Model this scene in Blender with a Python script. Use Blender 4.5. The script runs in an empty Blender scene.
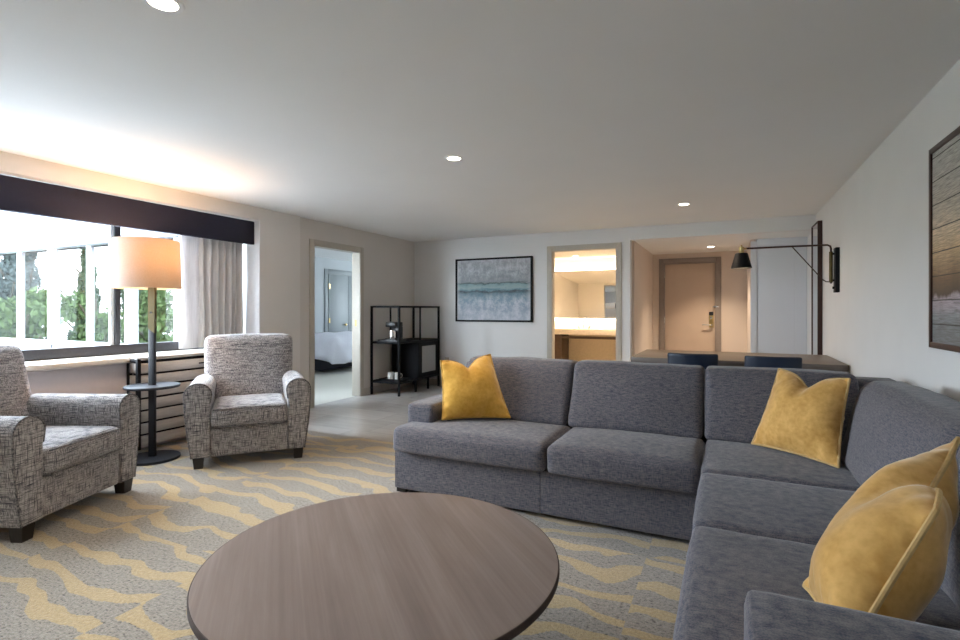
import bpy, bmesh, math, random
from mathutils import Vector, Matrix, noise, Euler
random.seed(7)
S = bpy.context.scene
COL = S.collection
PI = math.pi
R = math.radians

# ------------------------------------------------------------------ materials
class NT:
    def __init__(s, name):
        s.m = bpy.data.materials.new(name); s.m.use_nodes = True
        s.t = s.m.node_tree; s.t.nodes.clear()
        s.out = s.n('ShaderNodeOutputMaterial')
    def n(s, typ, **kw):
        nd = s.t.nodes.new(typ)
        for k, v in kw.items(): setattr(nd, k, v)
        return nd
    def put(s, sock, v):
        if isinstance(v, bpy.types.NodeSocket): s.t.links.new(v, sock)
        elif v is not None:
            if sock.type == 'RGBA' and len(v) == 3: v = (*v, 1)
            sock.default_value = v
    def obj(s, scale=(1,1,1), loc=(0,0,0), rot=(0,0,0), kind='Object'):
        tc = s.n('ShaderNodeTexCoord'); mp = s.n('ShaderNodeMapping')
        s.t.links.new(tc.outputs[kind], mp.inputs[0])
        mp.inputs['Location'].default_value = loc; mp.inputs['Rotation'].default_value = rot
        mp.inputs['Scale'].default_value = scale
        return mp.outputs[0]
    def world(s):
        return s.n('ShaderNodeNewGeometry').outputs['Position']
    def noise(s, vec, scale=5, detail=3, rough=.5, dist=0):
        nd = s.n('ShaderNodeTexNoise'); s.put(nd.inputs['Vector'], vec)
        nd.inputs['Scale'].default_value = scale; nd.inputs['Detail'].default_value = detail
        nd.inputs['Roughness'].default_value = rough; nd.inputs['Distortion'].default_value = dist
        return nd.outputs['Fac']
    def white(s, vec):
        nd = s.n('ShaderNodeTexWhiteNoise'); s.put(nd.inputs['Vector'], vec); return nd.outputs['Value']
    def ramp(s, fac, stops, interp='LINEAR'):
        nd = s.n('ShaderNodeValToRGB'); s.put(nd.inputs[0], fac); cr = nd.color_ramp; cr.interpolation = interp
        while len(cr.elements) < len(stops): cr.elements.new(.5)
        for e, (p, c) in zip(cr.elements, stops):
            e.position = p; e.color = (*c, 1) if len(c) == 3 else c
        return nd.outputs[0]
    def mix(s, fac, a, b, mode='MIX'):
        nd = s.n('ShaderNodeMix', data_type='RGBA', blend_type=mode)
        s.put(nd.inputs[0], fac); s.put(nd.inputs[6], a); s.put(nd.inputs[7], b); return nd.outputs[2]
    def math(s, op, a, b=None, c=None):
        nd = s.n('ShaderNodeMath', operation=op)
        for i, v in enumerate((a, b, c)):
            if v is not None: s.put(nd.inputs[i], v)
        return nd.outputs[0]
    def sep(s, v):
        nd = s.n('ShaderNodeSeparateXYZ'); s.put(nd.inputs[0], v); return nd.outputs
    def comb(s, x=0., y=0., z=0.):
        nd = s.n('ShaderNodeCombineXYZ')
        for i, v in enumerate((x, y, z)): s.put(nd.inputs[i], v)
        return nd.outputs[0]
    def bump(s, h, strength=.3, dist=.01):
        nd = s.n('ShaderNodeBump'); s.put(nd.inputs['Height'], h)
        nd.inputs['Strength'].default_value = strength; nd.inputs['Distance'].default_value = dist
        return nd.outputs[0]
    def bsdf(s, color, rough=.5, metal=0, normal=None, sheen=0, spec=.5, **kw):
        nd = s.n('ShaderNodeBsdfPrincipled')
        s.put(nd.inputs['Base Color'], color); s.put(nd.inputs['Roughness'], rough)
        nd.inputs['Metallic'].default_value = metal; nd.inputs['Specular IOR Level'].default_value = spec
        if sheen:
            nd.inputs['Sheen Weight'].default_value = sheen; nd.inputs['Sheen Roughness'].default_value = .4
        if normal is not None: s.put(nd.inputs['Normal'], normal)
        for k, v in kw.items(): s.put(nd.inputs[k.replace('_', ' ')], v)
        s.t.links.new(nd.outputs[0], s.out.inputs[0]); return nd
M = {}
def plain(name, col, rough=.5, metal=0, var=.06, scale=30, bump=.0, spec=.5):
    t = NT(name); v = t.obj()
    f = t.noise(v, scale, 3)
    a = tuple(c * (1 - var) for c in col); b = tuple(min(1, c * (1 + var)) for c in col)
    nrm = t.bump(t.noise(v, scale * 6, 2), bump, .004) if bump else None
    t.bsdf(t.ramp(f, [(.3, a), (.7, b)]), rough, metal, nrm, spec=spec); M[name] = t.m; return t.m
def emit(name, col, st):
    t = NT(name); e = t.n('ShaderNodeEmission'); e.inputs[0].default_value = (*col, 1); e.inputs[1].default_value = st
    t.t.links.new(e.outputs[0], t.out.inputs[0]); M[name] = t.m

plain('wall_paint', (.78, .775, .77), .75, var=.015, scale=3, bump=.05)
plain('door_wall_paint', (.66, .625, .59), .75, var=.015, scale=3, bump=.05)
plain('window_wall_paint', (.74, .71, .68), .75, var=.015, scale=3, bump=.05)
plain('ceiling_paint', (.80, .80, .80), .85, var=.01, scale=2)
plain('bath_wall_paint', (.86, .80, .71), .6, var=.02, scale=2)
plain('entry_wall_paint', (.66, .57, .50), .7, var=.015, scale=2)
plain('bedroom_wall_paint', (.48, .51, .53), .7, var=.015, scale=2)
plain('closet_paint', (.66, .68, .72), .55, var=.01, scale=2)
plain('casing_paint', (.50, .46, .40), .5, var=.02)
plain('entry_casing', (.27, .23, .21), .5, var=.03)
plain('entry_door_laminate', (.58, .46, .37), .45, var=.02, scale=4)
plain('bedroom_door_paint', (.27, .30, .31), .5, var=.02, scale=4)
plain('sill_stone', (.66, .62, .56), .35, var=.04)
plain('dado_paint', (.64, .575, .585), .7, var=.02)
plain('baseboard_paint', (.52, .48, .43), .5, var=.02)
plain('valance_fabric', (.008, .0075, .024), .8, var=.1, scale=60)
plain('window_metal', (.04, .039, .044), .45, .3, var=.05)
plain('white_frame', (.80, .81, .84), .5, var=.02)
plain('wing_wall_paint', (.07, .07, .085), .7, var=.02)
plain('wing_fascia_paint', (.04, .045, .052), .6, var=.02)
plain('black_metal', (.006, .006, .008), .6, .0, var=.1, spec=.2)
plain('lamp_black', (.007, .007, .010), .5, .3, var=.1)
plain('lamp_base_black', (.014, .016, .022), .55, .2, var=.1)
plain('brass', (.56, .43, .20), .3, .9, var=.08)
plain('mustard_brass', (.075, .052, .007), .45, .3, var=.08)
plain('chrome', (.75, .75, .76), .15, 1., var=.02)
plain('dark_wood_foot', (.018, .013, .011), .45, var=.15)
plain('navy_leather', (.005, .015, .038), .5, var=.1, scale=60)
plain('dark_bronze', (.05, .025, .02), .45, .4, var=.1)
plain('white_ceramic', (.80, .79, .77), .25, var=.01)
plain('black_plastic', (.014, .014, .016), .35, var=.1)
plain('cane_panel', (.30, .30, .30), .7, var=.12, scale=120)
plain('vanity_stone', (.82, .70, .55), .3, var=.06)
plain('vanity_wood', (.08, .045, .022), .5, var=.15)
plain('vanity_back', (.62, .50, .33), .5, var=.05)
plain('bed_base_dark', (.012, .013, .02), .8, var=.1)
plain('duvet_cotton', (.78, .78, .86), .85, var=.02)
plain('bed_carpet', (.60, .58, .52), .95, var=.06, scale=80)
plain('outlet_plastic', (.35, .31, .26), .5, var=.03)
plain('bounce_slab_grey', (.55, .55, .54), .9, var=.1, scale=40)  # pale grey for the added slab that bounces daylight indoors
plain('lawn', (.06, .12, .03), .95, var=.3, scale=.6)
plain('bark', (.10, .07, .05), .9, var=.3)
plain('leaf_green', (.105, .165, .05), .7, var=.35, scale=.7)
plain('leaf_dark', (.06, .105, .045), .7, var=.35, scale=.7)
plain('leaf_blue', (.085, .115, .115), .7, var=.3, scale=.7)
plain('sheer_cream', (.82, .80, .70), .9, var=.02)
plain('mirror_frame', (.048, .022, .018), .4, .3, var=.1)
emit('downlight_glow', (1, .86, .66), 14)
emit('bulb_glow', (1, .78, .5), 10)

def tile_floor():
    t = NT('floor_tile'); p = t.world(); x, y, z = t.sep(p)
    TX, TY = .92, .46
    row = t.math('FLOOR', t.math('DIVIDE', y, TY))
    xs = t.math('ADD', x, t.math('MULTIPLY', t.white(t.comb(row, 3., 0.)), TX))
    fx = t.math('FRACT', t.math('DIVIDE', xs, TX)); fy = t.math('FRACT', t.math('DIVIDE', y, TY))
    gx = t.math('LESS_THAN', t.math('ABSOLUTE', t.math('SUBTRACT', fx, .5)), .4975)
    gy = t.math('LESS_THAN', t.math('ABSOLUTE', t.math('SUBTRACT', fy, .5)), .4945)
    g = t.math('MULTIPLY', gx, gy)
    idn = t.white(t.comb(t.math('FLOOR', t.math('DIVIDE', xs, TX)), row, 0.))
    st = t.noise(t.comb(t.math('MULTIPLY', x, 1.2), t.math('MULTIPLY', y, 7.), idn), 3, 5, .6)
    c = t.ramp(t.math('ADD', t.math('MULTIPLY', st, .7), t.math('MULTIPLY', idn, .3)),
               [(.25, (.52, .49, .46)), (.75, (.70, .67, .64))])
    c = t.mix(g, (.40, .38, .36), c)
    t.bsdf(c, .26, spec=.5); M['floor_tile'] = t.m
tile_floor()

def carpet():
    t = NT('carpet'); p = t.world(); x, y, z = t.sep(p)
    T = .914
    cx = t.math('FLOOR', t.math('DIVIDE', t.math('ADD', x, .36), T)); cy = t.math('FLOOR', t.math('DIVIDE', t.math('ADD', y, .10), T))
    rnd = t.white(t.comb(cx, cy, 1.)); rnd2 = t.white(t.comb(cx, cy, 7.))
    jit = t.noise(p, 80, 2)                                     # ragged edge of the tufts
    nx = t.math('ADD', x, t.math('MULTIPLY', rnd, 31.))
    w1 = t.noise(t.comb(t.math('MULTIPLY', nx, 1.5), t.math('MULTIPLY', y, 1.5), rnd2), 1.35, 2, .5)
    w2 = t.noise(t.comb(nx, t.math('MULTIPLY', y, 2.2), t.math('ADD', rnd2, 5.)), 2.6, 1, .5)
    v = t.math('ADD', t.math('DIVIDE', y, .205), t.math('MULTIPLY', w1, 2.5))
    v = t.math('ADD', v, rnd2)
    v = t.math('ADD', v, t.math('MULTIPLY', jit, .10))
    fr = t.math('FRACT', v)
    thr = t.math('ADD', .10, t.math('MULTIPLY', w2, .54))
    yel = t.math('LESS_THAN', fr, thr)
    sp = t.noise(p, 75, 2, .7)
    big = t.noise(p, 2.2, 2)
    sp2 = t.noise(t.comb(t.math('MULTIPLY', x, 40.), t.math('MULTIPLY', y, 130.), 0.), 1., 2, .6)
    grey = t.ramp(t.math('ADD', t.math('MULTIPLY', sp, .55), t.math('MULTIPLY', sp2, .45)), [(.37, (.075, .061, .048)), (.455, (.26, .228, .19)), (.66, (.40, .355, .30))])
    grey = t.mix(big, grey, (.30, .27, .24), 'MULTIPLY') if False else grey
    gold = t.ramp(sp, [(.3, (.37, .265, .125)), (.7, (.55, .415, .225))])
    c = t.mix(yel, grey, gold)
    hgt = t.math('ADD', t.math('MULTIPLY', sp, .6), t.math('MULTIPLY', t.noise(p, 210, 2), .5))
    t.bsdf(c, .95, 0, t.bump(hgt, .55, .012), sheen=.5, spec=.2); M['carpet'] = t.m
carpet()

def heather(name, dark, light, scale=1., sheen=.2):
    t = NT(name); o = t.obj()
    a = t.noise(t.obj((260*scale, 260*scale, 30*scale)), 1, 2, .6); b = t.noise(t.obj((30*scale, 30*scale, 260*scale)), 1, 2, .6)
    h = t.noise(t.obj((34*scale, 260*scale, 260*scale)), 1, 2, .6)
    f = t.math('ADD', t.math('MULTIPLY', a, .36), t.math('ADD', t.math('MULTIPLY', b, .34), t.math('MULTIPLY', h, .30)))
    mid = tuple((p + q) / 2 for p, q in zip(dark, light))
    c = t.ramp(f, [(.38, dark), (.5, mid), (.62, light)])
    t.bsdf(c, .9, 0, t.bump(f, .35, .003), sheen=sheen, spec=.2); M[name] = t.m
heather('sofa_fabric', (.044, .054, .084), (.225, .203, .208))

def tweed():
    t = NT('tweed_fabric')
    a = t.noise(t.obj((235, 235, 15)), 1, 3, .65); b = t.noise(t.obj((15, 15, 245)), 1, 3, .65)
    d = t.noise(t.obj((18, 235, 235)), 1, 3, .65)
    nz = t.math('POWER', t.math('ABSOLUTE', t.sep(t.n('ShaderNodeNewGeometry').outputs['Normal'])[2]), 2.)
    d = t.math('SUBTRACT', 1., t.math('MULTIPLY', t.math('SUBTRACT', 1., d), nz))
    lo = t.math('MINIMUM', t.math('MINIMUM', a, b), d)
    f = t.math('ADD', t.math('MULTIPLY', lo, .8), t.math('MULTIPLY', t.math('ADD', a, b), .12))
    c = t.ramp(f, [(.36, (.04, .039, .055)), (.43, (.13, .122, .13)), (.50, (.33, .305, .30)), (.58, (.54, .505, .49))])
    t.bsdf(c, .92, 0, t.bump(f, .4, .004), sheen=.4, spec=.2); M['tweed_fabric'] = t.m
    t = NT('tweed_piping')
    t.bsdf(t.ramp(t.noise(t.obj(), 90, 2), [(.35, (.05, .05, .06)), (.65, (.26, .24, .23))]), .9); M['tweed_piping'] = t.m
tweed()

def velvet(name, a, b, cpip):
    t = NT(name); o = t.obj()
    f = t.math('ADD', t.math('MULTIPLY', t.noise(o, 7, 4, .6, .6), .6), t.math('MULTIPLY', t.noise(o, 45, 3), .4))
    t.bsdf(t.ramp(f, [(.36, a), (.62, b)]), .75, 0, t.bump(t.noise(o, 260, 2), .15, .002), sheen=.9, spec=.2,
           Sheen_Tint=(1., .92, .75)); M[name] = t.m
    plain(name + '_piping', cpip, .7, var=.1, scale=60)
velvet('mustard_velvet', (.57, .30, .07), (.76, .455, .15), (.56, .37, .15))
velvet('amber_velvet', (.72, .37, .05), (.88, .52, .11), (.62, .35, .07))

def wood(name, a, b, c, sc=(2, 34, 34), rough=.4, rot=(0,0,0)):
    t = NT(name); v = t.obj(sc, rot=rot)
    f = t.noise(v, 1, 5, .6, .4); g = t.noise(t.obj((sc[0]*.5, sc[1]*6, sc[2]*6), rot=rot), 1, 3, .6)
    h = t.math('ADD', t.math('MULTIPLY', f, .65), t.math('MULTIPLY', g, .35))
    t.bsdf(t.ramp(h, [(.3, a), (.5, b), (.7, c)]), rough, 0, t.bump(g, .08, .002), spec=.4); M[name] = t.m
wood('table_wood', (.168, .127, .113), (.218, .170, .153), (.28, .225, .205), (1.2, 12, 12), .37)
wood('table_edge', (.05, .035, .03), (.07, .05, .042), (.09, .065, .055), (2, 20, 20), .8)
wood('desk_wood', (.15, .115, .09), (.20, .16, .125), (.25, .20, .16), (2, 22, 22), .4)
wood('desk_edge_wood', (.13, .11, .10), (.17, .145, .13), (.20, .17, .155), (2, 22, 22), .4)
wood('slat_wood', (.36, .325, .29), (.45, .41, .37), (.54, .50, .46), (22, 2, 22), .5)

def shade_mat():
    t = NT('shade_linen'); o = t.obj((60, 60, 60))
    c = t.ramp(t.noise(o, 3, 2), [(.3, (.26, .25, .24)), (.7, (.31, .30, .29))])
    d = t.n('ShaderNodeBsdfDiffuse'); tr = t.n('ShaderNodeBsdfTranslucent'); mx = t.n('ShaderNodeMixShader')
    t.put(d.inputs[0], c); tr.inputs[0].default_value = (1, .66, .36, 1); mx.inputs[0].default_value = .055
    t.t.links.new(d.outputs[0], mx.inputs[1]); t.t.links.new(tr.outputs[0], mx.inputs[2]); t.t.links.new(mx.outputs[0], t.out.inputs[0])
    M['shade_linen'] = t.m
shade_mat()
def curtain_mat(name, a, b, transl):
    t = NT(name); o = t.obj((90, 90, 8))
    c = t.ramp(t.noise(o, 1, 2), [(.3, a), (.7, b)])
    d = t.n('ShaderNodeBsdfDiffuse'); tr = t.n('ShaderNodeBsdfTranslucent'); mx = t.n('ShaderNodeMixShader')
    t.put(d.inputs[0], c); t.put(tr.inputs[0], c); mx.inputs[0].default_value = transl
    t.t.links.new(d.outputs[0], mx.inputs[1]); t.t.links.new(tr.outputs[0], mx.inputs[2]); t.t.links.new(mx.outputs[0], t.out.inputs[0])
    M[name] = t.m
curtain_mat('drape_grey', (.60, .575, .56), (.70, .675, .66), .10)
curtain_mat('drape_lining', (.58, .55, .55), (.66, .63, .62), .25)
curtain_mat('sheer', (.80, .78, .70), (.86, .84, .78), .5)
def glass(name, fac, tint, rough=0.):
    t = NT(name); tr = t.n('ShaderNodeBsdfTransparent'); tr.inputs[0].default_value = (*tint, 1)
    g = t.n('ShaderNodeBsdfGlossy'); g.inputs['Roughness'].default_value = rough; g.inputs[0].default_value = (1, 1, 1, 1)
    mx = t.n('ShaderNodeMixShader'); mx.inputs[0].default_value = fac
    t.t.links.new(tr.outputs[0], mx.inputs[1]); t.t.links.new(g.outputs[0], mx.inputs[2]); t.t.links.new(mx.outputs[0], t.out.inputs[0])
    M[name] = t.m
glass('window_glass', .04, (.98, .99, .99))
glass('wing_glass', .17, (.085, .09, .09))
glass('bedroom_glass', .17, (.22, .23, .23))
t = NT('mirror_glass'); t.bsdf((.86, .86, .85), .01, 1.); M['mirror_glass'] = t.m

def art_sea():
    t = NT('seascape_print'); x, y, z = t.sep(t.obj())         # local x -0.5..0.5, z 0..1 after scale
    u = t.math('DIVIDE', x, 1.26); v = t.math('DIVIDE', z, .94)   # -.5..+.5 about the centre
    n1 = t.noise(t.comb(t.math('MULTIPLY', x, 3.), 0., t.math('MULTIPLY', z, 9.)), 2., 5, .65)
    n2 = t.noise(t.comb(t.math('MULTIPLY', x, 9.), 0., t.math('MULTIPLY', z, 8.)), 1., 6, .75)
    vv = t.math('ADD', v, t.math('MULTIPLY', t.math('SUBTRACT', n1, .5), .16))
    c = t.ramp(t.math('ADD', vv, .5), [(.0, (.40, .44, .50)), (.20, (.25, .31, .40)), (.36, (.17, .27, .35)), (.44, (.07, .16, .20)), (.475, (.008, .025, .035)),
        (.50, (.09, .21, .25)), (.535, (.26, .36, .38)), (.58, (.18, .30, .31)), (.605, (.02, .06, .065)), (.63, (.22, .25, .26)), (.80, (.25, .27, .30)), (1., (.36, .37, .39))])
    c = t.mix(t.math('MULTIPLY', t.ramp(n2, [(.42, (0, 0, 0)), (.62, (.75, .75, .75))]), t.ramp(t.math('ABSOLUTE', t.math('SUBTRACT', v, .04)), [(.08, (.12,.12,.12)), (.22, (1,1,1))])), c, (.62, .63, .67))
    gx = t.math('GREATER_THAN', t.math('ABSOLUTE', t.math('SUBTRACT', t.math('FRACT', t.math('MULTIPLY', x, 13.)), .5)), .46)
    gm = t.math('MULTIPLY', gx, t.math('GREATER_THAN', t.noise(t.comb(t.math('MULTIPLY', x, 5.), 0., t.math('MULTIPLY', z, 5.)), 1.4, 2), .55))
    gm = t.math('MULTIPLY', gm, t.math('GREATER_THAN', v, .12))
    c = t.mix(t.math('MULTIPLY', gm, .45), c, (.12, .13, .15))
    ed = t.math('ADD', t.math('ABSOLUTE', u), t.math('MULTIPLY', t.math('SUBTRACT', n1, .5), .08))
    c = t.mix(t.ramp(ed, [(.44, (0,0,0)), (.5, (.6,.6,.6))]), c, (.62, .62, .65))
    t.bsdf(c, .5); M['seascape_print'] = t.m
art_sea()
def art_planks():
    t = NT('plank_print'); x, y, z = t.sep(t.obj())
    fr = t.math('FRACT', t.math('MULTIPLY', t.math('ADD', z, .5), 8.5)); pid = t.math('FLOOR', t.math('MULTIPLY', t.math('ADD', z, .5), 8.5))
    gap = t.math('LESS_THAN', fr, .045)
    gr = t.noise(t.comb(0., t.math('MULTIPLY', y, 6.), t.math('ADD', t.math('MULTIPLY', z, 110.), t.math('MULTIPLY', pid, 7.))), 1.6, 5, .65, .5)
    scn = t.noise(t.comb(0., t.math('MULTIPLY', y, 9.), t.math('MULTIPLY', z, 2.2)), 1.5, 4, .6)
    v = t.math('ADD', t.math('ADD', z, .5), t.math('MULTIPLY', t.math('SUBTRACT', scn, .5), .10))
    c = t.ramp(v, [(.02, (.19, .21, .225)), (.16, (.28, .31, .33)), (.20, (.44, .40, .46)), (.245, (.44, .39, .44)), (.265, (.06, .04, .03)), (.34, (.18, .105, .055)),
                   (.46, (.58, .40, .23)), (.58, (.74, .58, .41)), (.68, (.58, .52, .43)), (.80, (.54, .51, .46)), (1., (.58, .57, .55))])
    c = t.mix(t.ramp(gr, [(.3, (.75, .75, .75)), (.6, (0, 0, 0))]), c, (.07, .055, .045))
    c = t.mix(gap, c, (.03, .022, .018))
    t.bsdf(c, .5); M['plank_print'] = t.m
art_planks()

# ------------------------------------------------------------------ mesh helpers
class MB:
    def __init__(s): s.bm = bmesh.new()
    def add(s, bm2, mat=None):
        if mat is not None: bmesh.ops.transform(bm2, matrix=mat, verts=bm2.verts)
        me = bpy.data.meshes.new('tmp'); bm2.to_mesh(me); bm2.free(); s.bm.from_mesh(me); bpy.data.meshes.remove(me); return s
    def box(s, x0, x1, y0, y1, z0, z1, bev=0, seg=2, mat=None):
        b = bmesh.new(); bmesh.ops.create_cube(b, size=1)
        for v in b.verts: v.co = ((x0+x1)/2 + v.co.x*(x1-x0), (y0+y1)/2 + v.co.y*(y1-y0), (z0+z1)/2 + v.co.z*(z1-z0))
        if bev: bmesh.ops.bevel(b, geom=b.edges[:], offset=bev, segments=seg, profile=.5, affect='EDGES')
        return s.add(b, mat)
    def cyl(s, p0, p1, r0, r1=None, seg=20, bev=0):
        p0, p1 = Vector(p0), Vector(p1); r1 = r0 if r1 is None else r1
        b = bmesh.new(); d = p1 - p0
        bmesh.ops.create_cone(b, cap_ends=True, segments=seg, radius1=r0, radius2=r1, depth=d.length)
        if bev: bmesh.ops.bevel(b, geom=[e for e in b.edges if any(len(f.verts) > 4 for f in e.link_faces)], offset=bev, segments=2, profile=.5, affect='EDGES')
        q = Vector((0,0,1)).rotation_difference(d.normalized()).to_matrix().to_4x4()
        return s.add(b, Matrix.Translation((p0+p1)/2) @ q)
    def lathe(s, prof, seg=32, center=(0,0,0)):
        b = bmesh.new(); rings = []
        for r, z in prof:
            if r < 1e-6: rings.append([b.verts.new((center[0], center[1], center[2]+z))])
            else: rings.append([b.verts.new((center[0]+r*math.cos(2*PI*i/seg), center[1]+r*math.sin(2*PI*i/seg), center[2]+z)) for i in range(seg)])
        for A, B in zip(rings, rings[1:]):
            for i in range(seg):
                j = (i+1) % seg
                if len(A) == 1 and len(B) > 1: b.faces.new((A[0], B[j], B[i]))
                elif len(B) == 1 and len(A) > 1: b.faces.new((A[i], A[j], B[0]))
                elif len(A) > 1: b.faces.new((A[i], A[j], B[j], B[i]))
        bmesh.ops.recalc_face_normals(b, faces=b.faces); return s.add(b)
    def tube(s, pts, r, seg=8, closed=False):
        pts = [Vector(p) for p in pts]; b = bmesh.new(); n = len(pts); rings = []
        up = None
        for i, p in enumerate(pts):
            if closed: t = pts[(i+1) % n] - pts[i-1]
            else: t = pts[min(i+1, n-1)] - pts[max(i-1, 0)]
            t.normalize()
            if up is None:
                up = Vector((0,0,1)) if abs(t.z) < .9 else Vector((1,0,0))
            up = (up - t*up.dot(t)).normalized(); sd = t.cross(up)
            rings.append([b.verts.new(p + r*(math.cos(2*PI*k/seg)*up + math.sin(2*PI*k/seg)*sd)) for k in range(seg)])
        for i in range(n if closed else n-1):
            A, B = rings[i], rings[(i+1) % n]
            for k in range(seg): b.faces.new((A[k], A[(k+1) % seg], B[(k+1) % seg], B[k]))
        if not closed: b.faces.new(rings[0]); b.faces.new(rings[-1])
        bmesh.ops.recalc_face_normals(b, faces=b.faces); return s.add(b)
    def soft(s, x0, x1, y0, y1, z0, z1, r=.05, bulge=(0,0,0), n=14, wr=0, seed=0, fn=None, mat=None):
        b = bmesh.new(); bmesh.ops.create_cube(b, size=2); bmesh.ops.subdivide_edges(b, edges=b.edges[:], cuts=n, use_grid_fill=True)
        h = Vector(((x1-x0)/2, (y1-y0)/2, (z1-z0)/2)); c = Vector(((x0+x1)/2, (y0+y1)/2, (z0+z1)/2)); rr = min(r, *[q*.99 for q in h])
        for v in b.verts:
            q = Vector([math.copysign(abs(math.sin(PI/2*w)), w) if abs(w) < 1 else w for w in v.co]); t = q.copy()
            p = Vector([q[i]*h[i] for i in range(3)])
            inn = Vector([max(-h[i]+rr, min(h[i]-rr, p[i])) for i in range(3)]); d = p - inn
            if d.length > 1e-9: p = inn + d.normalized()*rr
            for i in range(3):
                if bulge[i]:
                    o = [k for k in range(3) if k != i]
                    p[i] += math.copysign(1, t[i]) * min(1, abs(t[i])*1.5) * bulge[i] * (1-t[o[0]]**2) * (1-t[o[1]]**2)
            p += c
            if wr:
                p += Vector((noise.noise(p*7+Vector((seed,0,0))), noise.noise(p*7+Vector((0,seed,9))), noise.noise(p*5+Vector((4,0,seed)))))*wr
            if fn: p = Vector(fn(p))
            v.co = p
        return s.add(b, mat)
    def extr(s, loop, y0, y1, r=.02):
        """loop of (x,z) extruded along y with rounded ends"""
        n = len(loop); A = sum(loop[i][0]*loop[(i+1) % n][1]-loop[(i+1) % n][0]*loop[i][1] for i in range(n)); sg = 1 if A > 0 else -1
        nor = []
        for i in range(n):
            p, q = loop[i-1], loop[(i+1) % n]; tx, tz = q[0]-p[0], q[1]-p[1]; l = math.hypot(tx, tz) or 1
            nor.append((sg*tz/l, -sg*tx/l))
        b = bmesh.new(); rings = []
        st = [(y0, r), (y0+.12*r, .5*r), (y0+.5*r, .13*r), (y0+r, 0), (y1-r, 0), (y1-.5*r, .13*r), (y1-.12*r, .5*r), (y1, r)]
        for y, ins in st: rings.append([b.verts.new((loop[i][0]-nor[i][0]*ins, y, loop[i][1]-nor[i][1]*ins)) for i in range(n)])
        for P_, Q_ in zip(rings, rings[1:]):
            for i in range(n): b.faces.new((P_[i], P_[(i+1) % n], Q_[(i+1) % n], Q_[i]))
        b.faces.new(rings[0]); b.faces.new(rings[-1]); bmesh.ops.recalc_face_normals(b, faces=b.faces); return s.add(b)
    def build(s, name, mat, parent=None, smooth=True, angle=40, bevel=0, origin=None):
        me = bpy.data.meshes.new(name)
        if origin is not None: bmesh.ops.translate(s.bm, verts=s.bm.verts, vec=-Vector(origin))
        s.bm.to_mesh(me); s.bm.free()
        o = bpy.data.objects.new(name, me); COL.objects.link(o)
        if origin is not None: o.location = origin
        for m in (mat if isinstance(mat, (list, tuple)) else [mat]): me.materials.append(M[m])
        if smooth:
            for p in me.polygons: p.use_smooth = True
            try: me.set_sharp_from_angle(angle=R(angle))
            except Exception: pass
        if parent: o.parent = parent
        return o
def tag(o, label, cat, group=None):
    o['label'] = label; o['category'] = cat
    if group: o['group'] = group
    return o
def thing(name, label, cat, loc=(0,0,0), rz=0, group=None):
    o = bpy.data.objects.new(name, None); COL.objects.link(o); o.location = loc; o.rotation_euler = (0,0,rz)
    o.empty_display_size = .1; return tag(o, label, cat, group)
def struct(name, mb, mat, parent=None, **k):
    o = mb.build(name, mat, parent, **k)
    if parent is None: o['kind'] = 'structure'
    return o
def copy_tree(o, parent=None):
    c = o.copy(); COL.objects.link(c); c.parent = parent
    for ch in list(o.children): copy_tree(ch, c)
    return c
def bx(*a, **k): return MB().box(*a, **k)

LX, RX, BY, CZ, FY = -4.65, .943, 7.2, 2.35, -2.2

# ------------------------------------------------------------------ room shell
struct('carpet', bx(LX-.1, RX+.05, FY, 3.93, -.12, 0), 'carpet')
f = MB(); f.box(LX-.1, RX+.15, 3.93, BY+.1, -.12, 0); f.box(-3.35, RX+.15, BY+.1, 9.8, -.12, 0)
struct('floor', f, 'floor_tile')
struct('ceiling', bx(LX-.3, RX+.12, FY-.1, BY+.12, CZ, CZ+.12), 'ceiling_paint')
# window wall: opening y -1.6..4.05, z .77..2.21
w = MB()
w.box(LX-.42, LX, FY, .10, 0, CZ); w.box(LX-.42, LX, .10, 4.05, 2.21, CZ); w.box(LX-.42, LX, 4.05, 4.64, 0, CZ)
struct('wall_window', w, 'window_wall_paint', smooth=False)
struct('trim_jamb', bx(LX-.42, LX-.001, 4.042, 4.052, .815, 2.21), 'white_frame', smooth=False)
struct('wall_dado', bx(LX-.42, LX, .10, 4.05, 0, .765), 'dado_paint', smooth=False)
struct('trim_sill', bx(LX-.42, -4.595, .08, 4.04, .767, .815, bev=.012), 'sill_stone')
w = MB()
D0, D1, DH = 4.88, 5.80, 2.045
XL = LX-.03
w.box(XL-.13, XL, 4.64, D0, 0, CZ); w.box(XL-.13, XL, D0, D1, DH, CZ); w.box(XL-.13, XL, D1, BY+.12, 0, CZ)
struct('wall_left', w, 'door_wall_paint', smooth=False)
def casing(name, axis, a0, a1, h, face, depth, w=.085, mat='casing_paint', t=.018, lining=True):
    """door casing around an opening a0..a1 of height h; face = wall face coordinate, depth = signed wall depth"""
    m = MB(); sgn = -1 if depth > 0 else 1
    def put(u0, u1, z0, z1, d0, d1):
        lo, hi = min(d0, d1), max(d0, d1)
        if axis == 'y': m.box(lo, hi, u0, u1, z0, z1, bev=.004)
        else: m.box(u0, u1, lo, hi, z0, z1, bev=.004)
    f0, f1 = face + sgn*t, face + .002*(-sgn)
    put(a0-w, a0, 0, h+w, f0, f1); put(a1, a1+w, 0, h+w, f0, f1); put(a0, a1, h, h+w, f0, f1)
    if lining:
        b = face + depth
        put(a0-.001, a0+.018, 0, h, f0, b); put(a1-.018, a1+.001, 0, h, f0, b); put(a0+.018, a1-.018, h-.018, h, f0, b)
    return struct(name, m, mat)
casing('trim_bedroom_door', 'y', D0, D1, DH, XL, -.13, w=.062)
c = bx(-4.755, -4.725, D1-.022, D1-.017, .99, 1.08); c.cyl((-4.74, D1-.024, 1.035), (-4.74, D1-.017, 1.035), .010)
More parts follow.
